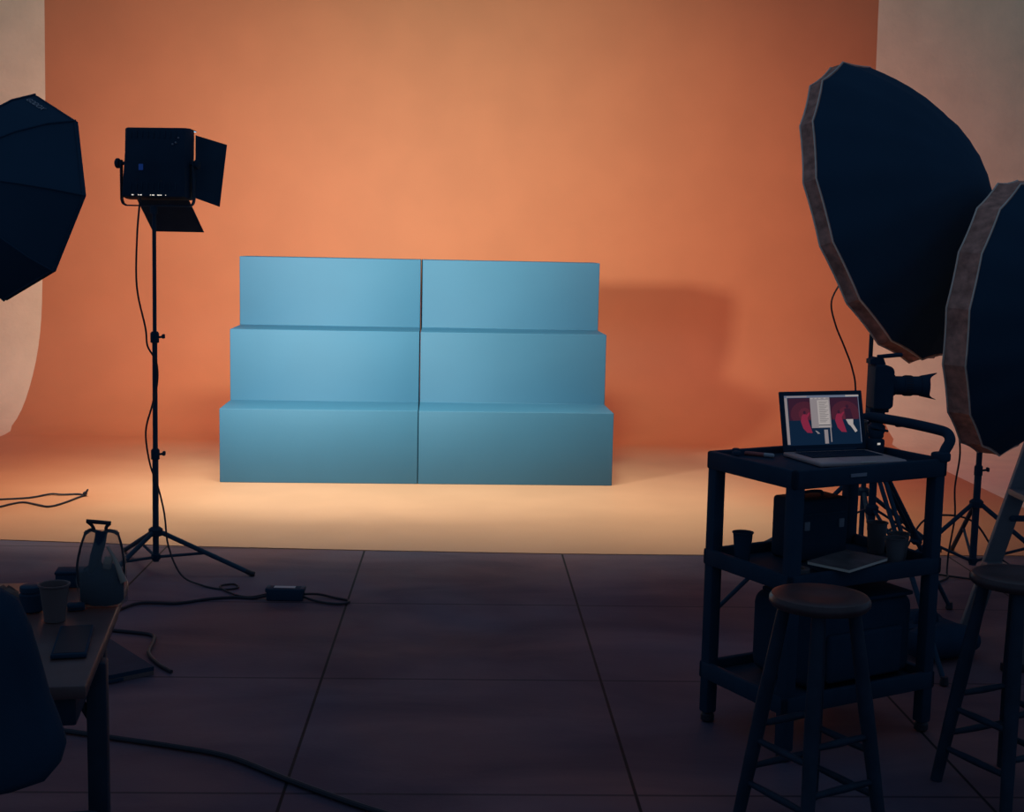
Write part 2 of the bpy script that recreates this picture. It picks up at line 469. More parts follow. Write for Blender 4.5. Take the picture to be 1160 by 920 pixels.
# barn doors
def door(corners, thick=0.003):
    P4 = [PT(*p) for p in corners]
    n = (P4[1]-P4[0]).cross(P4[3]-P4[0]).normalized()*thick
    q = MB(); q.rings([P4, [p+n for p in P4]], smooth=False)
    return q.obj('barn_door', M['blackmetal'], panel)
door([(0.150, 0.048, 0.130), (0.150, 0.048, -0.140), (0.240, 0.110, -0.172), (0.270, 0.110, 0.098)])
door([(-0.118, 0.040, -0.136), (0.118, 0.040, -0.136), (0.140, 0.190, -0.280), (-0.098, 0.190, -0.280)])
door([(-0.125, 0.048, 0.156), (0.125, 0.048, 0.156), (0.136, 0.100, 0.150), (-0.136, 0.100, 0.150)])
door([(-0.150, 0.048, -0.130), (-0.150, 0.048, 0.130), (-0.185, 0.150, 0.120), (-0.185, 0.150, -0.090)])

# ------------------------------------------------------------------ lamp panel lead and its power adaptor
def SP(x, y, z): return (x, y, z)
lead = [(-1.405, 5.80, 1.66), (-1.418, 5.79, 1.50), (-1.425, 5.80, 1.28), (-1.395, 5.82, 1.10), (-1.388, 5.825, 1.02), (-1.352, 5.83, 0.95), (-1.350, 5.835, 0.86),
        (-1.372, 5.83, 0.76), (-1.402, 5.83, 0.64), (-1.386, 5.83, 0.50), (-1.350, 5.82, 0.40), (-1.318, 5.80, 0.28), (-1.295, 5.77, 0.14), (-1.225, 5.70, 0.03),
        (-1.12, 5.62, 0.006), (-1.02, 5.56, 0.005), (-0.96, 5.59, 0.005), (-0.99, 5.65, 0.005), (-1.04, 5.60, 0.006), (-0.95, 5.47, 0.006), (-0.88, 5.44, 0.006), (-0.815, 5.445, 0.018)]
tag(MB().tube(smooth_path(lead, 6), 0.0042, 8).obj('lamp_cable', M['cable']), 'thin lead hanging down the lamp stand to the adaptor on the floor', 'cable')
ad = thing('power_adaptor', 'black brick power adaptor with pale label on concrete floor', 'power adaptor', (-0.735, 5.43, 0), math.radians(-2))
MB().box((0, 0, 0.026), (0.152, 0.068, 0.050), None, 0.006).obj('case', M['black'], ad)
MB().box((-0.004, 0.006, 0.0513), (0.088, 0.030, 0.0012), None).obj('sticker', M['palelabel'], ad)
for s in (-1, 1):
    MB().box((s*0.072, 0, 0.044), (0.018, 0.060, 0.018), None, 0.004).obj('end_cap', M['blackmetal'], ad)
loop = [(-0.660, 5.435, 0.022), (-0.60, 5.47, 0.012), (-0.53, 5.44, 0.006), (-0.475, 5.405, 0.006), (-0.468, 5.37, 0.006), (-0.50, 5.345, 0.006), (-0.56, 5.36, 0.006), (-0.62, 5.395, 0.008), (-0.662, 5.412, 0.018)]
tag(MB().tube(smooth_path(loop, 8), 0.0052, 8).obj('looped_cord', M['cable']), 'short black cord looped at the right end of the adaptor', 'cable')
mains = [(-0.812, 5.425, 0.016), (-0.87, 5.42, 0.006), (-0.95, 5.43, 0.006), (-1.05, 5.40, 0.006), (-1.16, 5.33, 0.006), (-1.25, 5.33, 0.007), (-1.33, 5.31, 0.007), (-1.40, 5.16, 0.007), (-1.47, 5.08, 0.007), (-1.62, 5.02, 0.007), (-1.9, 5.0, 0.007)]
tag(MB().tube(smooth_path(mains, 6), 0.0062, 8).obj('mains_cord', M['cable']), 'black mains cord running from the adaptor to behind the table', 'cable')

# ------------------------------------------------------------------ wire loop on the painted floor
w1 = [(-2.95, 7.36, 0.009), (-2.75, 7.40, 0.009), (-2.60, 7.44, 0.009), (-2.46, 7.50, 0.009), (-2.38, 7.60, 0.012), (-2.31, 7.59, 0.012), (-2.23, 7.62, 0.010), (-2.19, 7.60, 0.010), (-2.18, 7.585, 0.010),
      (-2.20, 7.50, 0.010), (-2.235, 7.33, 0.010), (-2.28, 7.25, 0.010), (-2.36, 7.30, 0.010), (-2.45, 7.36, 0.010), (-2.50, 7.31, 0.010), (-2.57, 7.18, 0.010), (-2.8, 7.02, 0.009)]
wl = thing('speaker_wire', 'thin dark wire doubled back in a loop on orange floor at left', 'cable', (0, 0, 0))
MB().tube(smooth_path(w1, 6), 0.0055, 8).obj('wire', M['cable'], wl)
m_ = MB()
m_.box((-2.178, 7.595, 0.018), (0.016, 0.040, 0.022), None, 0.003)
m_.box((-2.165, 7.575, 0.030), (0.010, 0.014, 0.040), Matrix.Rotation(0.5, 3, 'Y'), 0.002)
m_.obj('plug', M['cable'], wl)

# cord on the concrete in front
c3 = [(-1.9, 3.93, 0.009), (-1.45, 3.96, 0.009), (-1.2, 3.89, 0.009), (-1.02, 3.83, 0.009), (-0.83, 3.765, 0.009), (-0.66, 3.69, 0.009), (-0.46, 3.52, 0.009), (-0.23, 3.34, 0.009), (0.0, 3.20, 0.009), (0.25, 3.10, 0.009)]
tag(MB().tube(smooth_path(c3, 6), 0.0085, 8).obj('extension_cord', M['cable']), 'thick black cord snaking across the concrete at the bottom edge', 'cable')
c4 = [(-1.62, 4.96, 0.007), (-1.42, 4.955, 0.007), (-1.26, 4.92, 0.007), (-1.16, 4.88, 0.007), (-1.135, 4.79, 0.007), (-1.12, 4.66, 0.007), (-1.06, 4.54, 0.007), (-0.995, 4.455, 0.007)]
tag(MB().tube(smooth_path(c4, 6), 0.007, 8).obj('short_cord', M['cable']), 'black cord bending sharply on the floor behind the table', 'cable')

# dark flat case on the floor by the table leg
fc = thing('flat_case', 'flat dark case with pale edge lying on floor right of the table leg', 'case', (0, 0, 0))
tri = [(-1.36, 4.86), (-1.05, 4.44), (-1.27, 4.27), (-1.60, 4.70)]
MB().prism(tri, 0.016, 0.030).obj('lid', M['black'], fc)
tri2 = [(x*0.995-0.006, y) for x, y in tri]
MB().prism(tri2, 0.001, 0.0155).obj('tray', M['greycup'], fc)
m_ = MB()
dirv = (V((-1.05, 4.44, 0))-V((-1.27, 4.27, 0))).normalized()
m_.bar(V((-1.19, 4.322, 0.010)), V((-1.135, 4.364, 0.010)), 0.004, 0.012)
m_.obj('latch', M['black'], fc)

# ------------------------------------------------------------------ octagonal softbox at the left edge
def frame_from_axis(a):
    a = a.normalized()
    e1 = a.cross(V((0, 0, 1))).normalized(); e2 = e1.cross(a)
    return a, e1, e2
oc = V((-1.486, 4.5, 1.615))
az, el, OR_ = math.radians(51.26), math.radians(-11.58), 0.346
oa, o1, o2 = frame_from_axis(V((math.cos(el)*math.cos(az), math.cos(el)*math.sin(az), math.sin(el))))
PH = math.radians(45.8)
obx = thing('octagonal_softbox', 'black eight-sided softbox seen from behind at the left edge', 'softbox', oc)
def oring(r, off, n=8, ph=PH, sub=1):
    return [o1*(r*math.cos(ph+2*PI*i/n)) + o2*(r*math.sin(ph+2*PI*i/n)) + oa*off for i in range(n)]
m_ = MB()
prof8 = [(OR_*0.998, 0.004), (OR_, 0.0), (0.302, -0.080), (0.236, -0.158), (0.152, -0.228), (0.075, -0.275)]
m_.rings([oring(r, z) for r, z in prof8], smooth=False, cap0=False)
sh = m_.obj('shell', M['softfabric'], obx, angle=20)
m_ = MB()
m_.rings([oring(OR_*1.003, -0.006), oring(OR_*1.0, 0.010), oring(OR_*0.985, 0.010), oring(OR_*0.985, -0.006)], smooth=False, loop=True)
m_.obj('front_lip', M['softfabric'], obx)
m_ = MB(); m_.rings([oring(OR_*0.98, 0.006), oring(OR_*0.98, 0.010)], smooth=False); m_.obj('front_diffuser', M['lining'], obx)
m_ = MB()
for i in range(8):
    pts = [o1*((r+0.003)*math.cos(PH+2*PI*i/8)) + o2*((r+0.003)*math.sin(PH+2*PI*i/8)) + oa*z for r, z in prof8[1:]]
    m_.tube(pts, 0.0035, 6)
m_.obj('seam_piping', M['softfabric'], sh)
m_ = MB(); m_.tube([oa*-0.275, oa*-0.30], 0.085, 24); m_.obj('speed_ring', M['blackmetal'], obx)
# maker's mark on the upper facet
fcu = bpy.data.curves.new('maker_mark', 'FONT'); fcu.body = 'GODOX'; fcu.size = 0.028; fcu.align_x = 'CENTER'; fcu.align_y = 'CENTER'; fcu.extrude = 0.0006
tob = bpy.data.objects.new('maker_mark', fcu); COL.objects.link(tob)
bpy.context.view_layer.update()
tme = bpy.data.meshes.new_from_object(tob.evaluated_get(bpy.context.evaluated_depsgraph_get()))
COL.objects.unlink(tob); bpy.data.objects.remove(tob)
tme.materials.append(M['print'])
lg = bpy.data.objects.new('maker_mark', tme); COL.objects.link(lg); lg.parent = sh

def place_on_facet(o, i, u, v, rings_, roll):
    """put a mark on facet i of the softbox between two rings (u along, v up)."""
    A, B = rings_
    a0, a1 = A[i], A[(i+1) % 8]; b0, b1 = B[i], B[(i+1) % 8]
    p = (a0.lerp(a1, u)).lerp(b0.lerp(b1, u), v)
    x = (a1-a0).normalized(); up = (a0.lerp(a1, .5)-b0.lerp(b1, .5)).normalized()
    n = x.cross(up).normalized()
    if n.dot(oa) > 0: n = -n
    x = up.cross(n).normalized()
    R = Matrix((x, up, n)).transposed() @ Matrix.Rotation(roll, 3, 'Z')
    o.matrix_local = Matrix.Translation(p+n*0.003) @ R.to_4x4()
LOGO_FACET = 0
place_on_facet(lg, LOGO_FACET, 0.70, 0.46, (oring(*prof8[1]), oring(*prof8[2])), 0.0)

# strobe and stand carrying it (just outside the left edge of the view)
hubw = oc - oa*0.30
stw = oc - oa*0.42
fl_ = thing('studio_flash', 'black studio flash head behind the left softbox', 'studio light', stw)
m_ = MB(); m_.tube([oa*0.118, oa*0.09, oa*0.085, oa*-0.16, oa*-0.175], [0.07, 0.07, 0.058, 0.058, 0.045], 24); m_.obj('housing', M['black'], fl_)
m_ = MB(); m_.box((0, 0, -0.075), (0.04, 0.05, 0.06), None, 0.006); m_.obj('bracket', M['blackmetal'], fl_)
stand('light_stand', 'black stand at the left edge carrying the eight-sided softbox', (stw.x, stw.y, 0), stw.z-0.105, 1.2, 0.34, 0.3)

# ------------------------------------------------------------------ two parabolic umbrella softboxes on the right
def parabolic(label, c, az, el, R, D, d, ph):
    a, e1, e2 = frame_from_axis(V((math.cos(el)*math.cos(az), math.cos(el)*math.sin(az), math.sin(el))))
    t = thing('parabolic_softbox', label, 'softbox', c, 0, 'large round softboxes at right')
    N = 16; SUB = 4
    def ring(r, off, sag=0.0, n=N*SUB, jit=0.0):
        out = []
        for i in range(n):
            k = (i % SUB)/SUB
            # chord between ribs, slightly drawn in like taut fabric
            A = 2*PI*(i//SUB)/N+ph; B = A+2*PI/N
            pa = V((math.cos(A), math.sin(A))); pb = V((math.cos(B), math.sin(B)))
            q = pa.lerp(pb, k)*(1-sag*4*k*(1-k))
            jj = jit*random.uniform(-1, 1) if k else 0
            out.append(e1*(r*q.x) + e2*(r*q.y) + a*(off+jj))
        return out
    rs = []
    for s in [0.0, 0.03, 0.08, 0.16, 0.28, 0.42, 0.58, 0.74, 0.88, 0.965, 0.99, 0.9995]:
        rs.append((R*math.sqrt(1-s), -D*s))
    m_ = MB(); m_.rings([ring(r, z, 0.012) for r, z in rs], smooth=True, cap0=False, cap1=True)
    # inner wall
    sh = m_.obj('outer_shell', M['softfabric'], t, angle=30)
    m_ = MB(); m_.rings([ring(r*0.985-0.004, z+0.006, 0.012) for r, z in rs[:-2]], smooth=True, cap0=False, cap1=False)
    ln = m_.obj('inner_lining', M['lining'], t, angle=30)
    m_ = MB()
    m_.rings([ring(R*1.001, -0.004, 0.008), ring(R*0.996, d*0.35, 0.016, jit=0.004), ring(R*1.000, d*0.7, 0.018, jit=0.004), ring(R*0.999, d, 0.012, jit=0.002),
              ring(R*0.985, d+0.002, 0.012), ring(R*0.985, -0.002, 0.01)], smooth=False, loop=True)
    m_.obj('edge_skirt', M['skirt'], t, angle=25)
    for rr, oo, ss, th in ((R*1.003, 0.0, 0.008, 0.0035), (R*1.001, d, 0.012, 0.004)):
        m_ = MB(); m_.tube(ring(rr, oo, ss), th, 6, closed=True); m_.obj('edge_piping', M['piping'], t)
    for i in range(N):
        A = 2*PI*i/N+ph
        pts = [e1*((r*0.972-0.006)*math.cos(A)) + e2*((r*0.972-0.006)*math.sin(A)) + a*(z+0.016) for r, z in rs[:-2]]
        MB().tube(pts, 0.003, 6).obj('rib', M['blackmetal'], t)
    m_ = MB(); m_.tube([a*(-D*0.955), a*(-D*0.90)], [0.09, 0.10], 24); m_.obj('hub', M['blackmetal'], t)
    return t, a
O1 = V((2.0, 6.2, 1.69)); O2 = V((2.433, 5.75, 1.21))
t1, a1 = parabolic('large black round softbox, the higher and farther of two at right', O1, math.radians(137.4), math.radians(-18.1), 0.725, 0.42, 0.064, math.radians(13.26))
t2, a2 = parabolic('large black round softbox cut by the right edge, lower and nearer', O2, math.radians(138.4), math.radians(2.7), 0.606, 0.36, 0.096, math.radians(-28))

def flash_in_bowl(label, c, a, base, slabel):
    """flash head on its stand in front of the bowl, firing back into it."""
    top = V((base[0], base[1], c.z-0.08))
    f = thing('studio_flash', label, 'studio light', (base[0], base[1], c.z))
    n = -a
    m_ = MB(); m_.tube([n*-0.16, n*-0.15, n*0.06, n*0.07], [0.045, 0.055, 0.055, 0.045], 20); m_.obj('housing', M['black'], f)
    m_ = MB(); m_.tube([n*0.07, n*0.105], [0.040, 0.036], 20); m_.obj('flash_tube', M['lining'], f)
    m_ = MB(); m_.box((0, 0, -0.066), (0.03, 0.03, 0.03), None, 0.005); m_.obj('bracket', M['blackmetal'], f)
    stand('light_stand', slabel, (base[0], base[1], 0), c.z-0.08, 2.5 if base[0] < 2.2 else math.radians(200), 0.50, 0.34, pole_r=0.0165 if base[0] > 2.2 else 0.0125,
          joints=(0.42, 0.72) if base[0] < 2.2 else (0.44, 0.85), lean=(0.0, 0))
B1 = (1.932, 6.24); B2 = (2.385, 5.98)
flash_in_bowl('black flash head inside the higher round softbox at right', O1, a1, B1, 'black stand behind the utility cart, under the higher round softbox')
flash_in_bowl('black flash head inside the lower round softbox at right', O2, a2, B2, 'black stand between cart and ladder, under the lower round softbox')

# leads of those lights
cA = [(1.885, 6.60, 1.36), (1.79, 6.45, 1.25), (1.80, 6.40, 1.14), (1.845, 6.38, 1.03), (1.885, 6.36, 0.92), (1.90, 6.34, 0.80), (1.90, 6.32, 0.45), (1.87, 6.30, 0.12), (1.78, 6.2, 0.008), (1.62, 6.05, 0.007)]
tag(MB().tube(smooth_path(cA, 6), 0.0045, 8).obj('flash_lead', M['cable']), 'thin black lead hanging from the higher softbox past the laptop', 'cable')
cB = [(2.32, 6.04, 1.10), (2.275, 6.0, 0.92), (2.272, 5.98, 0.74), (2.290, 5.97, 0.58), (2.272, 5.96, 0.42), (2.280, 5.96, 0.28), (2.262, 5.96, 0.12), (2.255, 5.95, 0.02), (2.24, 5.90, 0.007), (2.15, 5.80, 0.007)]
tag(MB().tube(smooth_path(cB, 6), 0.0045, 8).obj('flash_lead', M['cable']), 'thin black lead hanging from the lower softbox beside its stand', 'cable')
cC = [(1.95, 6.0, 0.008), (2.10, 6.16, 0.03), (2.22, 6.22, 0.20), (2.33, 6.20, 0.24), (2.44, 6.12, 0.22), (2.53, 6.05, 0.08), (2.62, 6.0, 0.008), (2.5, 5.82, 0.008), (2.3, 5.9, 0.008), (2.05, 6.05, 0.008), (1.9, 5.85, 0.008)]
tag(MB().tube(smooth_path(cC, 6), 0.005, 8).obj('loose_cord', M['cable']), 'black cord looping around the foot of the lower softbox stand', 'cable')

# ------------------------------------------------------------------ utility cart
CA = math.radians(27)
CW, CD = 0.595, 0.40
cart = thing('utility_cart', 'black three-shelf utility cart with side handle carrying the laptop', 'cart', (0.945, 3.69, 0), CA)
# local: x along the long side from the front corner, y towards the far side
def tray(z0, z1, floor_z):
    q = MB()
    t = 0.022
    o = 0.006
    q.box((CW/2, CD/2, floor_z-0.010), (CW-0.02, CD-0.02, 0.020), None, 0.003)
    q.box((CW/2, -o+t/2, (z0+z1)/2), (CW+2*o, t, z1-z0), None, 0.007)
    q.box((CW/2, CD+o-t/2, (z0+z1)/2), (CW+2*o, t, z1-z0), None, 0.007)
    q.box((-o+t/2, CD/2, (z0+z1)/2), (t, CD+2*o, z1-z0), None, 0.007)
    q.box((CW+o-t/2, CD/2, (z0+z1)/2), (t, CD+2*o, z1-z0), None, 0.007)
    return q
tp = tray(0.812, 0.868, 0.848).obj('top_tray', M['black'], cart)
tray(0.508, 0.560, 0.530).obj('middle_shelf', M['black'], cart)
tray(0.142, 0.197, 0.168).obj('bottom_shelf', M['black'], cart)
for x, y in [(0.018, 0.018), (CW-0.018, 0.018), (CW-0.018, CD-0.018), (0.018, CD-0.018)]:
    q = MB(); q.box((x, y, 0.43), (0.042, 0.042, 0.80), None, 0.008)
    lg_ = q.obj('leg', M['black'], cart)
    q = MB(); q.lathe([(0.016, 0.001), (0.022, 0.006), (0.022, 0.024), (0.016, 0.031)], (x, y, 0), 14); q.obj('foot_cap', M['cable'], lg_)
# handle at the right end
hp = [(CW-0.008, 0.012, 0.858), (CW+0.012, 0.014, 0.892), (CW+0.034, 0.018, 0.918), (CW+0.044, 0.040, 0.938), (CW+0.038, 0.080, 0.946), (CW+0.030, CD/2, 0.952),
      (CW+0.028, CD-0.07, 0.952), (CW+0.020, CD-0.035, 0.948), (CW+0.008, CD-0.012, 0.930), (CW-0.006, CD-0.006, 0.890), (CW-0.012, CD-0.010, 0.855)]
MB().tube(smooth_path(hp, 5), 0.0165, 14).obj('handle', M['black'], cart)
q = MB()
q.box((CW-0.008, 0.012, 0.872), (0.046, 0.046, 0.03), None, 0.008); q.box((CW-0.012, CD-0.012, 0.872), (0.042, 0.042, 0.03), None, 0.008)
q.obj('handle_socket', M['black'], cart)
q = MB(); q.box((0.235, -0.0075, 0.842), (0.062, 0.002, 0.010), None); q.obj('label_plate', M['dimlabel'], cart)

CWm = Matrix.Translation(V((0.945, 3.69, 0))) @ Matrix.Rotation(CA, 4, 'Z')
def cw(x, y, z): return CWm @ V((x, y, z))
def cl(x, y):
    """world xy to cart local"""
    p = CWm.inverted() @ V((x, y, 0)); return p.x, p.y

# ------------------------------------------------------------------ laptop
lap = thing('laptop', 'open silver laptop with lit screen on top of the cart', 'laptop', (1.178, 4.014, 0.8485), math.radians(17))
LW, LD = 0.302, 0.222
q = MB(); q.box((0, 0, 0.008), (LW, LD, 0.014), None, 0.005, seg=3); base = q.obj('base', M['silver'], lap)
q = MB(); q.box((0, 0.032, 0.0155), (0.252, 0.108, 0.0016), None, 0.0005); q.obj('keyboard_well', M['keys'], base)
q = MB()
for r in range(6):
    n = 14
    for k in range(n):
        q.box((-0.117+k*0.234/(n-1), 0.077-r*0.0180, 0.0168), (0.0140, 0.0142 if r else 0.008, 0.0014), None, 0.0004)
q.obj('keys', M['black'], base)
q = MB(); q.box((0, -0.068, 0.0152), (0.105, 0.072, 0.0008), None); q.obj('trackpad', M['silver'], base)
q = MB(); q.box((0.012, -LD/2-0.0005, 0.012), (0.052, 0.004, 0.004), None, 0.001); q.obj('thumb_notch', M['pages'], base)
LA = math.radians(14)        # lean of the lid
Rl = Matrix.Rotation(-LA, 3, 'X')
LHt = 0.190
hinge = V((0, LD/2-0.006, 0.016))
def LP(x, z, y=0): return hinge + Rl @ V((x, y, z))
q = MB(); q.box(LP(0, LHt/2, 0.004), (LW, 0.008, LHt), Rl, 0.0035, seg=3); lid = q.obj('lid', M['black'], lap)
q = MB(); q.box(LP(0, LHt/2, 0.0088), (LW-0.006, 0.0016, LHt-0.006), Rl, 0.0005); q.obj('lid_back', M['silver'], lid)
q = MB(); q.cyl(hinge+V((-0.11, 0.002, 0)), hinge+V((0.11, 0.002, 0)), 0.007, seg=12); q.obj('hinge', M['black'], lap)
# display: layered panes of the picture on screen, one mesh
SW0, SW1, SZ0, SZ1 = -0.136, 0.136, 0.018, 0.176
smats = ['s_navy', 's_white', 's_grey', 's_text', 's_bar', 's_red', 's_glow', 's_dress', 's_dark']
q = MB()
lay = [0]
def sq(x0, z0, x1, z1, m, layer):
    f = lambda u, w: LP(SW0+(SW1-SW0)*u, SZ0+(SZ1-SZ0)*w, -0.0006-0.00018*layer)
    q.quad([f(x0, z0), f(x1, z0), f(x1, z1), f(x0, z1)], smats.index(m))
def sp(pts, m, layer):
    q.quad([LP(SW0+(SW1-SW0)*u, SZ0+(SZ1-SZ0)*w, -0.0006-0.00018*layer) for u, w in pts], smats.index(m))
def blob(cx, cz, rx, rz, m, layer, n=20):
    sp([(cx+rx*math.cos(2*PI*i/n), cz+rz*math.sin(2*PI*i/n)) for i in range(n)], m, layer)
sq(0, 0, 1, 1, 's_navy', 0)
sq(0, 0.02, 0.037, 0.955, 's_grey', 1)
sq(0, 0.955, 1, 1, 's_bar', 1); sq(0.82, 0.965, 1.0, 0.995, 's_white', 2); sq(0.03, 0.965, 0.30, 0.99, 's_grey', 2)
for x0, x1 in [(0.05, 0.575), (0.605, 0.985)]:
    sq(x0, 0.50, x1, 0.945, 's_dark', 1)
    cxg = 0.26 if x0 < 0.1 else 0.80
    for k, (rx, rz, mm) in enumerate([(0.19, 0.26, 's_red'), (0.085, 0.13, 's_glow')]):
        n = 24
        pts = [(min(x1, max(x0, cxg+rx*math.cos(2*PI*i/n))), min(0.945, max(0.50, 0.62+rz*math.sin(2*PI*i/n)))) for i in range(n)]
        sp(pts, mm, 2+k)
def figure(ox, dress, oz=0.0):
    sp([(ox-0.012, 0.62+oz), (ox+0.030, 0.62+oz), (ox+0.05, 0.52), (ox+0.075, 0.38), (ox+0.10, 0.24), (ox+0.03, 0.25), (ox-0.02, 0.34), (ox-0.045, 0.48), (ox-0.03, 0.58)], dress, 5)
    blob(ox+0.012, 0.655+oz, 0.018, 0.035, 's_dark', 6)
    sp([(ox+0.03, 0.60), (ox+0.075, 0.66), (ox+0.085, 0.64), (ox+0.045, 0.54)], dress, 5)
figure(0.24, 's_dress'); figure(0.70, 's_dress')
sp([(0.80, 0.50), (0.90, 0.50), (0.895, 0.40), (0.945, 0.26), (0.915, 0.23), (0.86, 0.36), (0.83, 0.40)], 's_white', 6)
sp([(0.79, 0.72), (0.87, 0.72), (0.90, 0.50), (0.80, 0.50)], 's_dark', 6)
blob(0.83, 0.76, 0.02, 0.04, 's_dark', 6)
sp([(0.375, 0.29), (0.40, 0.28), (0.44, 0.225), (0.41, 0.22)], 's_grey', 5)
sq(0.335, 0.34, 0.60, 0.955, 's_grey', 7); sq(0.43, 0.36, 0.585, 0.90, 's_white', 8)
sq(0.43, 0.385, 0.585, 0.40, 's_navy', 9)
for k in range(15): sq(0.45, 0.86-k*0.029, 0.57-0.02*(k % 3), 0.871-k*0.029, 's_text', 9)
for u in (0.345, 0.40, 0.45, 0.52): sq(u, 0.925, u+0.03, 0.945, 's_white', 9)
sq(0.578, 0.05, 0.592, 0.955, 's_grey', 8)
sq(0.495, 0.02, 0.545, 0.30, 's_grey', 8)
sq(0.988, 0.03, 0.996, 0.955, 's_bar', 2)
q.obj('screen', [M[n] for n in smats], lid, recalc=False)

# things on the cart's top
def cup(name, label, cat, loc, r0, r1, h, m, tilt=None, group=None, lip=True):
    t = thing(name, label, cat, loc, 0, group)
    c = MB()
    w = 0.0016
    pr_ = [(r0*0.6, 0.002), (r0, 0.001), (r0, 0.004), (r1, h-0.004), (r1+0.003, h-0.002), (r1+0.003, h+0.001), (r1-w, h), (r0-w, 0.006), (0.002, 0.006)]
    c.lathe(pr_, (0, 0, 0), 28)
    c.obj('cup_wall', m, t)
    c = MB(); c.tube([V(((r1+0.001)*math.cos(2*PI*i/28), (r1+0.001)*math.sin(2*PI*i/28), h-0.001)) for i in range(28)], 0.0022, 6, closed=True)
    c.obj('rolled_rim', M['dimlabel'] if m == M['browncup'] else m, t)
    return t
cup('paper_cup', 'brown paper cup behind the right edge of the laptop screen', 'cup', (1.279, 4.232, 0.8485), 0.024, 0.032, 0.098, M['browncup'])
dv = thing('card_reader', 'small black device with a tiny light between laptop and cart handle', 'device', (1.319, 4.160, 0.8485), math.radians(20))
q = MB(); q.box((0, 0, 0.026), (0.044, 0.046, 0.050), None, 0.008); q.box((0.004, 0.004, 0.064), (0.040, 0.036, 0.030), None, 0.008); q.obj('body', M['black'], dv)
q = MB(); q.box((0.012, 0.0, 0.080), (0.054, 0.030, 0.008), Matrix.Rotation(0.25, 3, 'Y'), 0.003); q.obj('flip_top', M['black'], dv)
q = MB(); q.box((-0.006, -0.0255, 0.036), (0.010, 0.002, 0.006), None); q.obj('indicator_light', emit('indicator_white', (0.5, 0.45, 0.42)), dv)
pn = thing('marker_pen', 'red and white marker lying on the cart left of the laptop', 'pen', (0.915, 4.075, 0.8555), math.radians(-32))
q = MB(); q.tube([(-0.05, 0, 0), (0.028, 0, 0)], 0.0065, 12); q.obj('barrel', M['red'], pn)
q = MB(); q.tube([(0.028, 0, 0), (0.056, 0, 0), (0.060, 0, 0)], [0.0068, 0.0068, 0.004], 12); q.obj('cap', M['palelabel'], pn)
for k, (dx, dy) in enumerate([(0.026, 0.30), (0.060, 0.345)]):
    p = cw(dx, dy, 0.8485)
    kn = thing('clamp_grip', ['black knob standing near the far left corner of the cart top', 'second black knob standing on the far rim side of the cart top, nearer the laptop'][k], 'knob', p, 0.4)
    q = MB(); q.lathe([(0.010, 0.0005), (0.010, 0.016), (0.007, 0.018)], (0, 0, 0), 12); q.obj('stem', M['blackmetal'], kn)
    q = MB(); q.lathe([(0.008, 0.018), (0.014, 0.020), (0.014, 0.028), (0.009, 0.032)], (0, 0, 0), 14); q.obj('cap', M['black'], kn)

# things on the middle shelf (shelf top 0.530)
SZ = 0.5305
p = cw(0.052, 0.285, SZ)
cup('coffee_cup', 'dark paper cup at the left end of the middle cart shelf', 'cup', p, 0.022, 0.030, 0.098, M['black'])
cs = thing('equipment_case', 'upright dark equipment case on the middle cart shelf', 'case', cw(0.310, 0.275, SZ), CA)
q = MB(); q.box((0, 0, 0.098), (0.205, 0.13, 0.194), None, 0.012, seg=3); cbd = q.obj('case_body', M['black'], cs)
q = MB(); q.box((0, -0.0665, 0.150), (0.17, 0.004, 0.006), None, 0.001); q.obj('zip', M['blackmetal'], cbd)
q = MB(); q.tube(smooth_path([(-0.045, 0, 0.192), (-0.042, 0, 0.205), (0, 0, 0.209), (0.042, 0, 0.205), (0.045, 0, 0.192)], 4), 0.005, 8); q.obj('carry_handle', M['black'], cs)
q = MB()
for s in (-1, 1): q.box((s*0.07, -0.067, 0.115), (0.02, 0.006, 0.028), None, 0.002)
q.obj('latch', M['dimlabel'], cs)
cup('paper_cup', 'grey cup on the middle cart shelf, farthest back of three', 'cup', cw(0.545, 0.22, SZ), 0.026, 0.032, 0.10, M['papercup'], group='cups on the middle cart shelf')
cup('paper_cup', 'grey cup on the middle cart shelf, left of the front pair', 'cup', cw(0.482, 0.075, SZ), 0.024, 0.031, 0.085, M['papercup'], group='cups on the middle cart shelf')
cup('paper_cup', 'grey cup on the middle cart shelf, nearest the right end', 'cup', cw(0.540, 0.118, SZ), 0.024, 0.031, 0.085, M['papercup'], group='cups on the middle cart shelf')
lb = thing('low_box', 'low dark box under the magazine on the middle cart shelf', 'box', cw(0.270, 0.085, SZ), CA)
q = MB(); q.box((0, 0, 0.0155), (0.15, 0.10, 0.030), None, 0.003); q.obj('box', M['black'], lb)
q = MB(); q.box((0, 0, 0.0315), (0.152, 0.102, 0.002), None, 0.0005); q.obj('lid', M['black'], lb)
mg = thing('magazine', 'magazine with pale page edges lying over the front rim of the middle cart shelf', 'magazine', cw(0.262, 0.048, SZ+0.0330), CA+math.radians(17))
q = MB(); q.box((0, 0, 0.0055), (0.225, 0.140, 0.009), None, 0.001); q.obj('pages', M['pages'], mg)
q = MB(); q.box((0, 0, 0.0106), (0.228, 0.143, 0.0012), None); q.obj('cover', M['paper'], mg)
rl = thing('tape_roll', 'roll of tape lying flat on the middle cart shelf beside the dark cup', 'tape', cw(0.100, 0.085, SZ), 0)
q = MB(); q.lathe([(0.024, 0.001), (0.036, 0.001), (0.036, 0.026), (0.024, 0.026)], (0, 0, 0), 28, cap0=False, cap1=False)
q.lathe([(0.024, 0.026), (0.024, 0.001)], (0, 0, 0), 28, cap0=False, cap1=False); q.obj('roll', M['papercup'], rl)
q = MB(); q.lathe([(0.0205, 0.002), (0.0238, 0.002), (0.0238, 0.025), (0.0205, 0.025), (0.0205, 0.002)], (0, 0, 0), 28, cap0=False, cap1=False); q.obj('core', M['browncup'], rl)
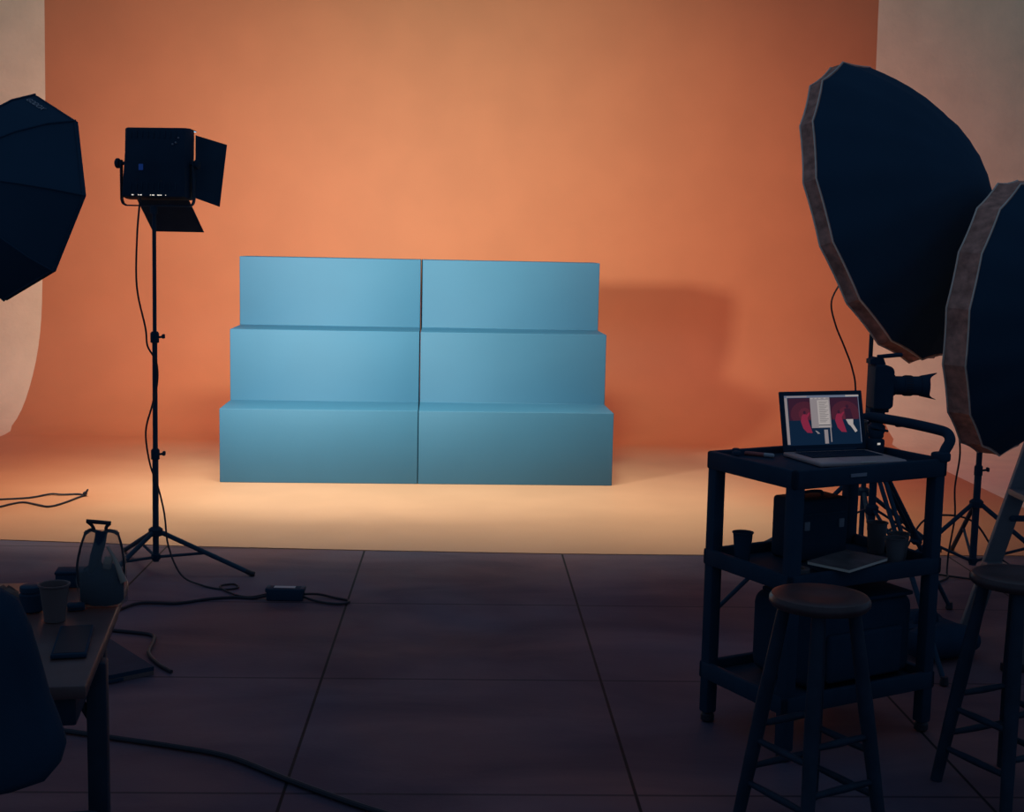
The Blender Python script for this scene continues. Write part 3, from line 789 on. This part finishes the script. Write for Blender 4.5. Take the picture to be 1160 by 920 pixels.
# bottom shelf
bg = thing('camera_bag', 'bulky black camera bag filling the bottom cart shelf', 'bag', cw(0.352, 0.20, 0.1685), CA)
q = MB(); q.box((0, 0, 0.135), (0.44, 0.28, 0.266), None, 0.045, seg=4); bgb = q.obj('bag_body', M['fabric'], bg)
q = MB(); q.box((0, -0.145, 0.10), (0.30, 0.03, 0.15), None, 0.013, seg=3); q.obj('front_pocket', M['fabric'], bgb)
q = MB(); q.box((0, -0.02, 0.270), (0.40, 0.25, 0.014), None, 0.006); q.obj('flap', M['fabric'], bg)
q = MB(); q.tube(smooth_path([(-0.12, 0, 0.272), (-0.10, 0, 0.295), (0, 0, 0.306), (0.10, 0, 0.295), (0.12, 0, 0.272)], 5), 0.008, 8); q.obj('grab_handle', M['fabric'], bg)

# ------------------------------------------------------------------ tethered camera on its tripod
TX, TY = 1.585, 5.0
tri_ = thing('camera_tripod', 'black camera tripod behind the cart holding the camera', 'tripod', (TX, TY, 0), 0)
q = MB(); q.tube([(0, 0, 0.42), (0, 0, 0.80)], 0.015, 14); q.obj('centre_column', M['blackmetal'], tri_)
q = MB(); q.lathe([(0.022, -0.03), (0.048, -0.024), (0.052, 0.012), (0.034, 0.030), (0.020, 0.036)], (0, 0, 0.665), 18); q.obj('shoulder', M['black'], tri_)
q = MB(); q.lathe([(0.020, -0.02), (0.026, -0.012), (0.026, 0.012), (0.018, 0.02)], (0, 0, 0.50), 14); q.obj('spreader_collar', M['black'], tri_)
for k, a in enumerate([math.radians(39), math.radians(159), math.radians(279)]):
    d = V((math.cos(a), math.sin(a), 0)); n_ = V((-d.y, d.x, 0))
    top = d*0.045+V((0, 0, 0.66)); bot = d*0.61+V((0, 0, 0.014))
    q = MB()
    for s in (-1, 1): q.tube([top+n_*s*0.012, top.lerp(bot, 0.52)+n_*s*0.012], 0.0085, 10)
    q.tube([top.lerp(bot, 0.44), bot], [0.010, 0.009], 10)
    q.box(top.lerp(bot, 0.50), (0.036, 0.036, 0.036), Matrix.Rotation(a, 3, 'Z') @ Matrix.Rotation(0.6, 3, 'Y'), 0.006)
    l = q.obj('leg', M['blackmetal'], tri_)
    q = MB(); q.lathe([(0.012, -0.013), (0.016, -0.009), (0.013, 0.018)], bot, 12); q.obj('rubber_foot', M['cable'], l)
    q = MB(); q.bar(V((0, 0, 0.50))+d*0.02, top.lerp(bot, 0.46), 0.014, 0.007); q.obj('spreader_arm', M['blackmetal'], tri_)
# pan head
q = MB()
q.lathe([(0.030, 0.80), (0.034, 0.808), (0.034, 0.828), (0.022, 0.838), (0.020, 0.862), (0.030, 0.872), (0.030, 0.886)], (0, 0, 0), 18)
q.box((0, 0, 0.890), (0.075, 0.055, 0.014), None, 0.003)
hd = q.obj('pan_head', M['black'], tri_)
q = MB(); q.tube([(0.02, 0, 0.85), (0.075, -0.01, 0.838)], 0.006, 10); q.box((0.082, -0.012, 0.836), (0.026, 0.018, 0.020), None, 0.006); q.obj('locking_lever', M['black'], hd)

cam_ = thing('camera', 'black camera with hooded zoom lens pointing right, on tripod behind laptop', 'camera', (TX, TY, 0.898), math.radians(-3))
# body: lens axis +x; upright body with grip
q = MB()
outl = [(-0.030, 0.0), (0.030, 0.0), (0.044, 0.012), (0.044, 0.148), (0.036, 0.162), (0.014, 0.170), (-0.022, 0.170), (-0.030, 0.160)]
q.prism(outl, -0.065, 0.065, to=lambda a, b, h: (a, h, b))
bmesh.ops.recalc_face_normals(q.bm, faces=q.bm.faces[:])
bmesh.ops.bevel(q.bm, geom=q.bm.edges[:], offset=0.008, segments=3, profile=0.5, affect='EDGES')
cb = q.obj('body', M['black'], cam_)
q = MB(); q.prism([(-0.044, 0.170), (0.016, 0.170), (0.008, 0.192), (-0.024, 0.196), (-0.044, 0.186)], -0.030, 0.030, to=lambda a, b, h: (a, h, b)); q.obj('viewfinder_hump', M['black'], cb)
q = MB(); q.tube([(-0.01, 0, 0.196), (0.058, 0.0, 0.204), (0.082, 0, 0.206), (0.086, 0, 0.206)], [0.008, 0.0085, 0.008, 0.004], 10); q.obj('flash_trigger', M['black'], cam_)
LZ = 0.088
q = MB()
q.tube([(0.045, 0, LZ), (0.060, 0, LZ), (0.062, 0, LZ), (0.092, 0, LZ), (0.094, 0, LZ), (0.128, 0, LZ), (0.130, 0, LZ), (0.165, 0, LZ)],
       [0.040, 0.040, 0.036, 0.036, 0.0385, 0.0385, 0.0365, 0.0375], 28)
ln_ = q.obj('lens', M['black'], cam_)
q = MB()
for s in range(26):
    a = 2*PI*s/26
    q.box((0.111, 0.0385*math.cos(a), LZ+0.0385*math.sin(a)), (0.026, 0.003, 0.003), Matrix.Rotation(a, 3, 'X'), 0.0005)
q.obj('zoom_ring', M['cable'], ln_)
# petal hood: long petals above and below, short at the sides
q = MB()
n = 48; r0, r1 = [], []
inner0, inner1 = [], []
for i in range(n):
    a = 2*PI*i/n
    long_ = 0.5+0.5*math.cos(2*(a-PI/2))
    x1 = 0.186 + 0.034*long_**4
    rr = 0.040+0.012*(x1-0.16)/0.06
    r0.append((0.158, 0.0395*math.cos(a), LZ+0.0395*math.sin(a)))
    r1.append((x1, rr*math.cos(a), LZ+rr*math.sin(a)))
    inner1.append((x1, (rr-0.002)*math.cos(a), LZ+(rr-0.002)*math.sin(a)))
    inner0.append((0.158, 0.0372*math.cos(a), LZ+0.0372*math.sin(a)))
q.rings([r0, r1, inner1, inner0], loop=True); q.obj('lens_hood', M['black'], cam_)
q = MB(); q.lathe([(0.030, 0.0), (0.022, 0.004), (0.002, 0.006)], (0.158, 0, LZ), 24, rot=Matrix.Rotation(PI/2, 3, 'Y')); q.obj('front_glass', M['keys'], ln_)
# sandbag at the tripod foot
sb = thing('sandbag', 'black sandbag slumped on the floor at the tripod foot', 'sandbag', (1.75, 4.80, 0), 0.35)
for s in (-1, 1):
    q = MB()
    rings_ = []
    for i, (x, hh_, ww) in enumerate([(-0.15, 0.02, 0.03), (-0.135, 0.045, 0.06), (-0.06, 0.065, 0.082), (0.05, 0.065, 0.085), (0.13, 0.045, 0.06), (0.15, 0.02, 0.03)]):
        rings_.append([(x, s*0.095+ww*math.cos(2*PI*k/14), 0.066+hh_*math.sin(2*PI*k/14)) for k in range(14)])
    q.rings(rings_); q.obj('filled_pouch', M['fabric'], sb)
q = MB(); q.tube(smooth_path([(-0.05, 0, 0.11), (-0.03, 0, 0.155), (0.03, 0, 0.155), (0.05, 0, 0.11)], 5), 0.010, 8); q.obj('carry_strap', M['fabric'], sb)
q = MB(); q.box((0, 0, 0.105), (0.22, 0.10, 0.012), None, 0.004); q.obj('web_panel', M['fabric'], sb)

# ------------------------------------------------------------------ step ladder
ld = thing('step_ladder', 'grey aluminium step ladder leg slanting at the right edge', 'ladder', (0, 0, 0), 0)
def lx(z): return 1.985+0.285*z
def lxb(z): return 3.02-0.30*z
ZT = 1.72
for yy in (4.56, 5.0):
    q = MB(); q.bar((lx(0.0)+0.004, yy, 0.014), (lx(ZT), yy, ZT), 0.026, 0.070, up=(1, 0, 0), bevel=0.004); r_ = q.obj('front_rail', M['ladder'], ld)
    q = MB(); q.box((lx(0)+0.006, yy, 0.016), (0.085, 0.034, 0.030), None, 0.005); q.obj('rubber_shoe', M['cable'], r_)
    q = MB(); q.bar((lxb(0.0)-0.004, yy, 0.014), (lxb(ZT), yy, ZT), 0.022, 0.042, up=(1, 0, 0), bevel=0.003); r_ = q.obj('rear_rail', M['ladder'], ld)
    q = MB(); q.box((lxb(0)-0.004, yy, 0.016), (0.060, 0.030, 0.030), None, 0.005); q.obj('rubber_shoe', M['cable'], r_)
    q = MB(); q.bar((lx(0.475)+0.01, yy-0.012, 0.475), (lxb(0.475), yy-0.012, 0.475), 0.006, 0.024, up=(0, 0, 1), bevel=0.001)
    q.lathe([(0.010, 0), (0.010, 0.008), (0.006, 0.010)], (lx(0.475)+0.012, yy-0.012, 0.475), 12, rot=Matrix.Rotation(PI/2, 3, 'X')); q.obj('spreader_bar', M['blackmetal'], ld)
for k in range(5):
    z = 0.29+0.29*k
    q = MB(); q.box((lx(z)+0.005, 4.78, z), (0.085, 0.43, 0.024), None, 0.003); q.obj('step', M['ladder'], ld)
q = MB(); q.box(((lx(ZT)+lxb(ZT))/2, 4.78, ZT+0.02), (abs(lxb(ZT)-lx(ZT))+0.12, 0.50, 0.05), None, 0.01); q.obj('top_cap', M['ladder'], ld)

# ------------------------------------------------------------------ bar stools
def make_stool(label, loc, rz, H=0.622):
    t = thing('wooden_stool', label, 'stool', loc, rz, 'round wooden stools')
    q = MB(); q.lathe([(0.100, H-0.034), (0.121, H-0.031), (0.128, H-0.022), (0.128, H-0.012), (0.122, H-0.003), (0.106, H), (0.06, H-0.004), (0.01, H-0.005)], (0, 0, 0), 40)
    q.obj('seat', M['wood'], t)
    tops, bots = [], []
    for k in range(4):
        a = PI/4+k*PI/2
        tp_ = V((0.086*math.cos(a), 0.086*math.sin(a), H-0.032)); bt = V((0.182*math.cos(a), 0.182*math.sin(a), 0.002))
        tops.append(tp_); bots.append(bt)
        q = MB(); q.tube([tp_, tp_.lerp(bt, 0.45), bt], [0.0165, 0.0200, 0.0165], 14); q.obj('leg', M['legwood'], t)
    for k in range(4):
        for f in ((0.56, 0.76) if k % 2 == 0 else (0.63, 0.83)):
            p0, p1 = tops[k].lerp(bots[k], f), tops[(k+1) % 4].lerp(bots[(k+1) % 4], f)
            q = MB(); q.tube([p0, p0.lerp(p1, 0.5), p1], [0.008, 0.0105, 0.008], 10); q.obj('rung', M['legwood'], t)
    return t
st1 = make_stool('dark round wooden stool in front of the cart', (0.915, 3.27, 0), math.radians(28))
copy_thing(st1, (1.530, 3.51, 0), math.radians(24), 'dark round wooden stool in front of the ladder at the right edge')

# ------------------------------------------------------------------ worktable at left with its clutter
TA = math.radians(8.5)
tb = thing('work_table', 'reddish wooden table at the lower left with square legs', 'table', (-0.629, 2.176, 0), TA)
# local: x to the left is negative from the near right corner, y away
q = MB(); q.box((-0.45, 0.355, 0.728), (0.90, 0.71, 0.024), None, 0.004); q.obj('tabletop', M['tabletop'], tb)
def tbl(x, y): return (-0.06+x, y)
for (x, y) in [(-0.008, 0.215), (-0.865, 0.215), (-0.060, 0.640), (-0.865, 0.640)]:
    q = MB(); q.box((x, y, 0.3585), (0.036, 0.040, 0.715), None, 0.004); q.obj('leg', M['legwood'], tb)
q = MB(); q.box((-0.45, 0.030, 0.690), (0.86, 0.022, 0.052), None, 0.003); q.obj('apron', M['legwood'], tb)
q = MB(); q.box((-0.45, 0.660, 0.690), (0.86, 0.022, 0.052), None, 0.003); q.obj('apron', M['legwood'], tb)
for x in (-0.030, -0.865):
    q = MB(); q.box((x, 0.345, 0.690), (0.022, 0.65, 0.052), None, 0.003); q.obj('apron', M['legwood'], tb)
q = MB(); q.tube(smooth_path([(-0.017, 0.215, 0.60), (-0.045, 0.215, 0.645), (-0.085, 0.20, 0.672)], 4), 0.008, 8); q.obj('corner_brace', M['legwood'], tb)
TZ = 0.7405
cup('plastic_cup', 'greyish tapered cup standing on the table left of the clear bag', 'cup', (-0.796, 2.555, TZ), 0.020, 0.028, 0.074, M['greycup'])
# clear bag
bagt = thing('clear_bag', 'clear plastic bag with black handle and dark contents on the table', 'bag', (-0.735, 2.675, TZ), math.radians(6))
bagt.scale = (0.93, 0.93, 0.93)
q = MB()
rr_ = []
for z, wx, wy in [(0.001, 0.044, 0.030), (0.006, 0.050, 0.036), (0.06, 0.053, 0.037), (0.10, 0.049, 0.030), (0.135, 0.042, 0.018), (0.162, 0.036, 0.007), (0.168, 0.034, 0.004)]:
    ring_ = []
    for k in range(28):
        a = 2*PI*k/28
        ca, sa = math.cos(a), math.sin(a)
        w_ = 1+0.05*math.sin(5*a+z*60)
        ring_.append((wx*w_*math.copysign(abs(ca)**0.6, ca), wy*w_*math.copysign(abs(sa)**0.6, sa), z))
    rr_.append(ring_)
q.rings(rr_); q.obj('clear_shell', M['clear'], bagt, angle=60)
q = MB()
rr_ = []
for z, wx, wy in [(0.003, 0.036, 0.024), (0.012, 0.045, 0.030), (0.05, 0.046, 0.031), (0.075, 0.040, 0.024), (0.088, 0.022, 0.014), (0.092, 0.006, 0.004)]:
    rr_.append([(wx*math.cos(2*PI*k/20)*(1+0.08*math.sin(3*k)), wy*math.sin(2*PI*k/20), z+0.006*math.sin(2.3*k)*(z > 0.06)) for k in range(20)])
q.rings(rr_); q.obj('dark_contents', M['fabric'], bagt)
q = MB(); q.tube(smooth_path([(-0.018, -0.004, 0.075), (-0.012, -0.006, 0.11), (-0.004, -0.004, 0.14), (0.0, 0, 0.165)], 5), [0.013]*16, 10); q.obj('inner_strap', M['fabric'], bagt)
q = MB()
q.tube(smooth_path([(-0.036, 0, 0.160), (-0.024, 0, 0.168), (-0.014, 0, 0.166), (0.0, 0, 0.160), (0.012, 0, 0.166), (0.026, 0, 0.164), (0.036, 0, 0.158)], 5), 0.0042, 8)
q.tube([(-0.032, 0, 0.188), (0.020, 0, 0.183)], 0.0046, 8)
q.tube(smooth_path([(-0.030, 0, 0.187), (-0.020, 0, 0.178), (-0.016, 0, 0.168)], 4), 0.0038, 8)
q.tube(smooth_path([(0.018, 0, 0.183), (0.010, 0, 0.174), (0.010, 0, 0.165)], 4), 0.0038, 8)
q.obj('handle', M['cable'], bagt)
q = MB()
for s, x1 in ((-1, -0.046), (1, 0.047)):
    q = MB(); q.tube(smooth_path([(s*0.035, -0.002, 0.160), (s*0.044, -0.010, 0.13), (s*0.050, -0.020, 0.09), (x1, -0.026, 0.05)], 5), 0.0028, 6)
    q.obj('edge_piping', M['cable'], bagt)
q = MB(); q.tube(smooth_path([(0.014, -0.018, 0.135), (0.030, -0.026, 0.110), (0.043, -0.034, 0.080), (0.051, -0.036, 0.060)], 5), [0.003+0.00035*i for i in range(16)], 10)
q.box((0.016, -0.024, 0.100), (0.018, 0.010, 0.028), Matrix.Rotation(0.2, 3, 'Y'), 0.004); q.obj('pale_fold', M['fold'], bagt)
# tablet, phone, box
tab = thing('tablet', 'black tablet lying flat on the table in front of the cup', 'tablet', (-0.717, 2.405, TZ), TA+math.radians(3))
q = MB(); q.box((0, 0, 0.0055), (0.062, 0.185, 0.009), None, 0.003); q.obj('case', M['black'], tab)
q = MB(); q.box((0, 0, 0.0103), (0.054, 0.170, 0.0006), None); q.obj('glass', M['keys'], tab)
ph_ = thing('small_case', 'small dark case lying on the table between cup and clear bag', 'case', (-0.778, 2.635, TZ), 0.3)
q = MB(); q.box((0, 0, 0.007), (0.034, 0.028, 0.013), None, 0.004); q.obj('case', M['black'], ph_)
q = MB(); q.box((0, -0.0142, 0.007), (0.030, 0.001, 0.002), None); q.obj('seam', M['cable'], ph_)
bk = thing('storage_box', 'dark low box at the far edge of the table behind the cup', 'box', (-0.842, 2.82, TZ), TA)
q = MB(); q.box((0, 0, 0.0165), (0.058, 0.05, 0.031), None, 0.003); q.obj('box', M['black'], bk)
q = MB(); q.box((0, 0, 0.034), (0.061, 0.053, 0.006), None, 0.002); q.obj('lid', M['black'], bk)
jr = thing('squat_jar', 'squat dark jar on the table beside the chair back', 'jar', (-0.862, 2.62, TZ), 0)
q = MB(); q.lathe([(0.020, 0.001), (0.023, 0.004), (0.023, 0.036), (0.019, 0.041)], (0, 0, 0), 22); q.obj('jar', M['black'], jr)
q = MB(); q.lathe([(0.020, 0.041), (0.0215, 0.042), (0.0215, 0.052), (0.018, 0.054)], (0, 0, 0), 22); q.obj('lid', M['blackmetal'], jr)
wp = thing('napkin', 'crumpled reddish napkin on the table at the left edge', 'napkin', (-0.945, 2.70, TZ), 0)
q = MB()
rr_ = []
for z, s_ in [(0.001, 0.030), (0.010, 0.032), (0.020, 0.024), (0.027, 0.010)]:
    rr_.append([(s_*(1+0.25*math.sin(3*k+z*300))*math.cos(2*PI*k/16), s_*(1+0.25*math.cos(5*k))*math.sin(2*PI*k/16), z+(0.004*math.sin(4*k) if z > 0.005 else 0)) for k in range(16)])
q.rings(rr_); q.obj('crumple', M['browncup'], wp)

# ------------------------------------------------------------------ office chair at the near left
ch = thing('office_chair', 'black rounded office chair at the lower left corner, back towards the viewer', 'chair', (-0.773, 1.865, 0), math.radians(10))
def chair_back():
    q = MB()
    # outline in (x, z) of the backrest, narrower at the top, fullest low down
    half = [(0.000, 1.020), (0.060, 1.015), (0.112, 0.996), (0.140, 0.975), (0.156, 0.930), (0.168, 0.875), (0.178, 0.825), (0.190, 0.785), (0.198, 0.750), (0.190, 0.722), (0.172, 0.702), (0.125, 0.692), (0.060, 0.688), (0.0, 0.687)]
    outline = half + [(-x, z) for x, z in half[-2:0:-1]]
    cz = 0.85
    rings_ = []
    for yoff, sc in [(0.030, 0.90), (0.012, 0.985), (-0.010, 1.0), (-0.032, 0.985), (-0.048, 0.90), (-0.052, 0.6)]:
        rr = []
        for x, z in outline:
            X = x*sc; Z = cz+(z-cz)*sc
            bow = 0.9*X*X
            rr.append((X, yoff+bow-0.02+-0.06*(Z-0.6), Z))
        rings_.append(rr)
    q.rings(rings_)
    return q
bkrest = chair_back().obj('backrest', M['fabric'], ch, angle=50)
q = MB(); q.bar((0, -0.045, 0.42), (0, -0.075, 0.78), 0.05, 0.014, up=(0, 1, 0), bevel=0.004); q.obj('back_support', M['black'], ch)
q = MB(); q.box((0, 0.19, 0.445), (0.44, 0.42, 0.07), None, 0.035, seg=4); q.obj('seat', M['fabric'], ch)
q = MB(); q.box((0, 0.12, 0.412), (0.18, 0.30, 0.03), None, 0.006); q.obj('seat_mechanism', M['black'], ch)
q = MB(); q.tube([(0, 0.19, 0.40), (0, 0.19, 0.25), (0, 0.19, 0.248), (0, 0.19, 0.08)], [0.018, 0.018, 0.028, 0.028], 16); q.obj('gas_column', M['blackmetal'], ch)
for k in range(5):
    a = 2*PI*k/5+0.3
    d = V((math.cos(a), math.sin(a), 0)); c0 = V((0, 0.19, 0.095)); c1 = V((0, 0.19, 0.072))+d*0.27
    q = MB(); q.tube([c0+d*0.02, c1], [0.022, 0.014], 10); l = q.obj('base_arm', M['black'], ch)
    q = MB(); n_ = V((-d.y, d.x, 0))
    cc = c1+V((0, 0, -0.0465))
    for s in (-1, 1): q.tube([cc+n_*s*0.006, cc+n_*s*0.022], 0.025, 16)
    q.tube([c1, cc+V((0, 0, 0.01))], 0.007, 8); q.obj('caster', M['cable'], l)

# ------------------------------------------------------------------ lights
def area(name, loc, target, sx, sy, power, col, spread=180):
    l = bpy.data.lights.new(name, 'AREA'); l.shape = 'RECTANGLE'; l.size = sx; l.size_y = sy
    l.energy = power; l.color = col; l.spread = math.radians(spread)
    o = bpy.data.objects.new(name, l); COL.objects.link(o); o.location = loc
    o.rotation_euler = (V(target)-V(loc)).to_track_quat('-Z', 'Y').to_euler()
    return o
# the lamp panel
pw = Matrix.Translation(V((LSX+0.030, LSY, 1.618))) @ Matrix.Rotation(math.radians(-9), 4, 'Z')
plc = pw @ PT(0, 0.052, 0)
area('panel_lamp', plc, (-0.55, 10.9, 1.45), 0.26, 0.27, 64.0, (0.90, 1.0, 0.90), 114)
# unseen strip added overhead to brighten the painted floor
area('floor_fill', (-0.45, 7.6, 3.9), (-0.45, 7.45, 0), 5.2, 0.4, 29.5, (1.0, 1.0, 0.78), 50)
# unseen fills added to brighten the wall: pale in the middle, red each side
area('wall_fill', (0.2, 6.0, 4.3), (0.1, 10.9, 0.6), 1.2, 0.5, 29.0, (0.72, 1.0, 0.83), 76)
area('red_fill', (2.4, 6.0, 4.3), (1.9, 10.9, 0.4), 1.0, 0.5, 15.0, (1.0, 0.10, 0.07), 74)
area('red_fill', (-2.4, 6.0, 4.3), (-2.2, 10.9, 0.4), 1.0, 0.5, 12.0, (1.0, 0.06, 0.04), 70)

w = bpy.data.worlds.new('dim_studio'); S.world = w; w.use_nodes = True
w.node_tree.nodes['Background'].inputs['Color'].default_value = (0.058, 0.105, 0.178, 1)
w.node_tree.nodes['Background'].inputs['Strength'].default_value = 1.0

# ------------------------------------------------------------------ camera
cam = bpy.data.cameras.new('view'); co = bpy.data.objects.new('view', cam); COL.objects.link(co)
f, yaw, pitch, roll, H = 1500.0, 0.0361, 0.1209, 0.0204, 1.49
cam.sensor_fit = 'HORIZONTAL'; cam.sensor_width = 36.0; cam.lens = f/1160*36.0
cam.clip_start = 0.05; cam.clip_end = 100
fw = V((math.sin(yaw)*math.cos(pitch), math.cos(yaw)*math.cos(pitch), -math.sin(pitch)))
r = V((math.cos(yaw), -math.sin(yaw), 0)); u = r.cross(fw)
R_ = math.cos(roll)*r+math.sin(roll)*u; U_ = -math.sin(roll)*r+math.cos(roll)*u
mw = Matrix((R_, U_, -fw)).transposed().to_4x4(); mw.translation = V((0, 0, H))
co.matrix_world = mw
S.camera = co

S.view_settings.view_transform = 'Standard'
S.view_settings.look = 'None'
S.view_settings.gamma = 1.0
S.view_settings.use_curve_mapping = False
S.view_settings.exposure = 0.0
S.cycles.max_bounces = 10
S.cycles.diffuse_bounces = 6
S.cycles.transparent_max_bounces = 12
S.cycles.use_denoising = True
S.cycles.sample_clamp_indirect = 6.0
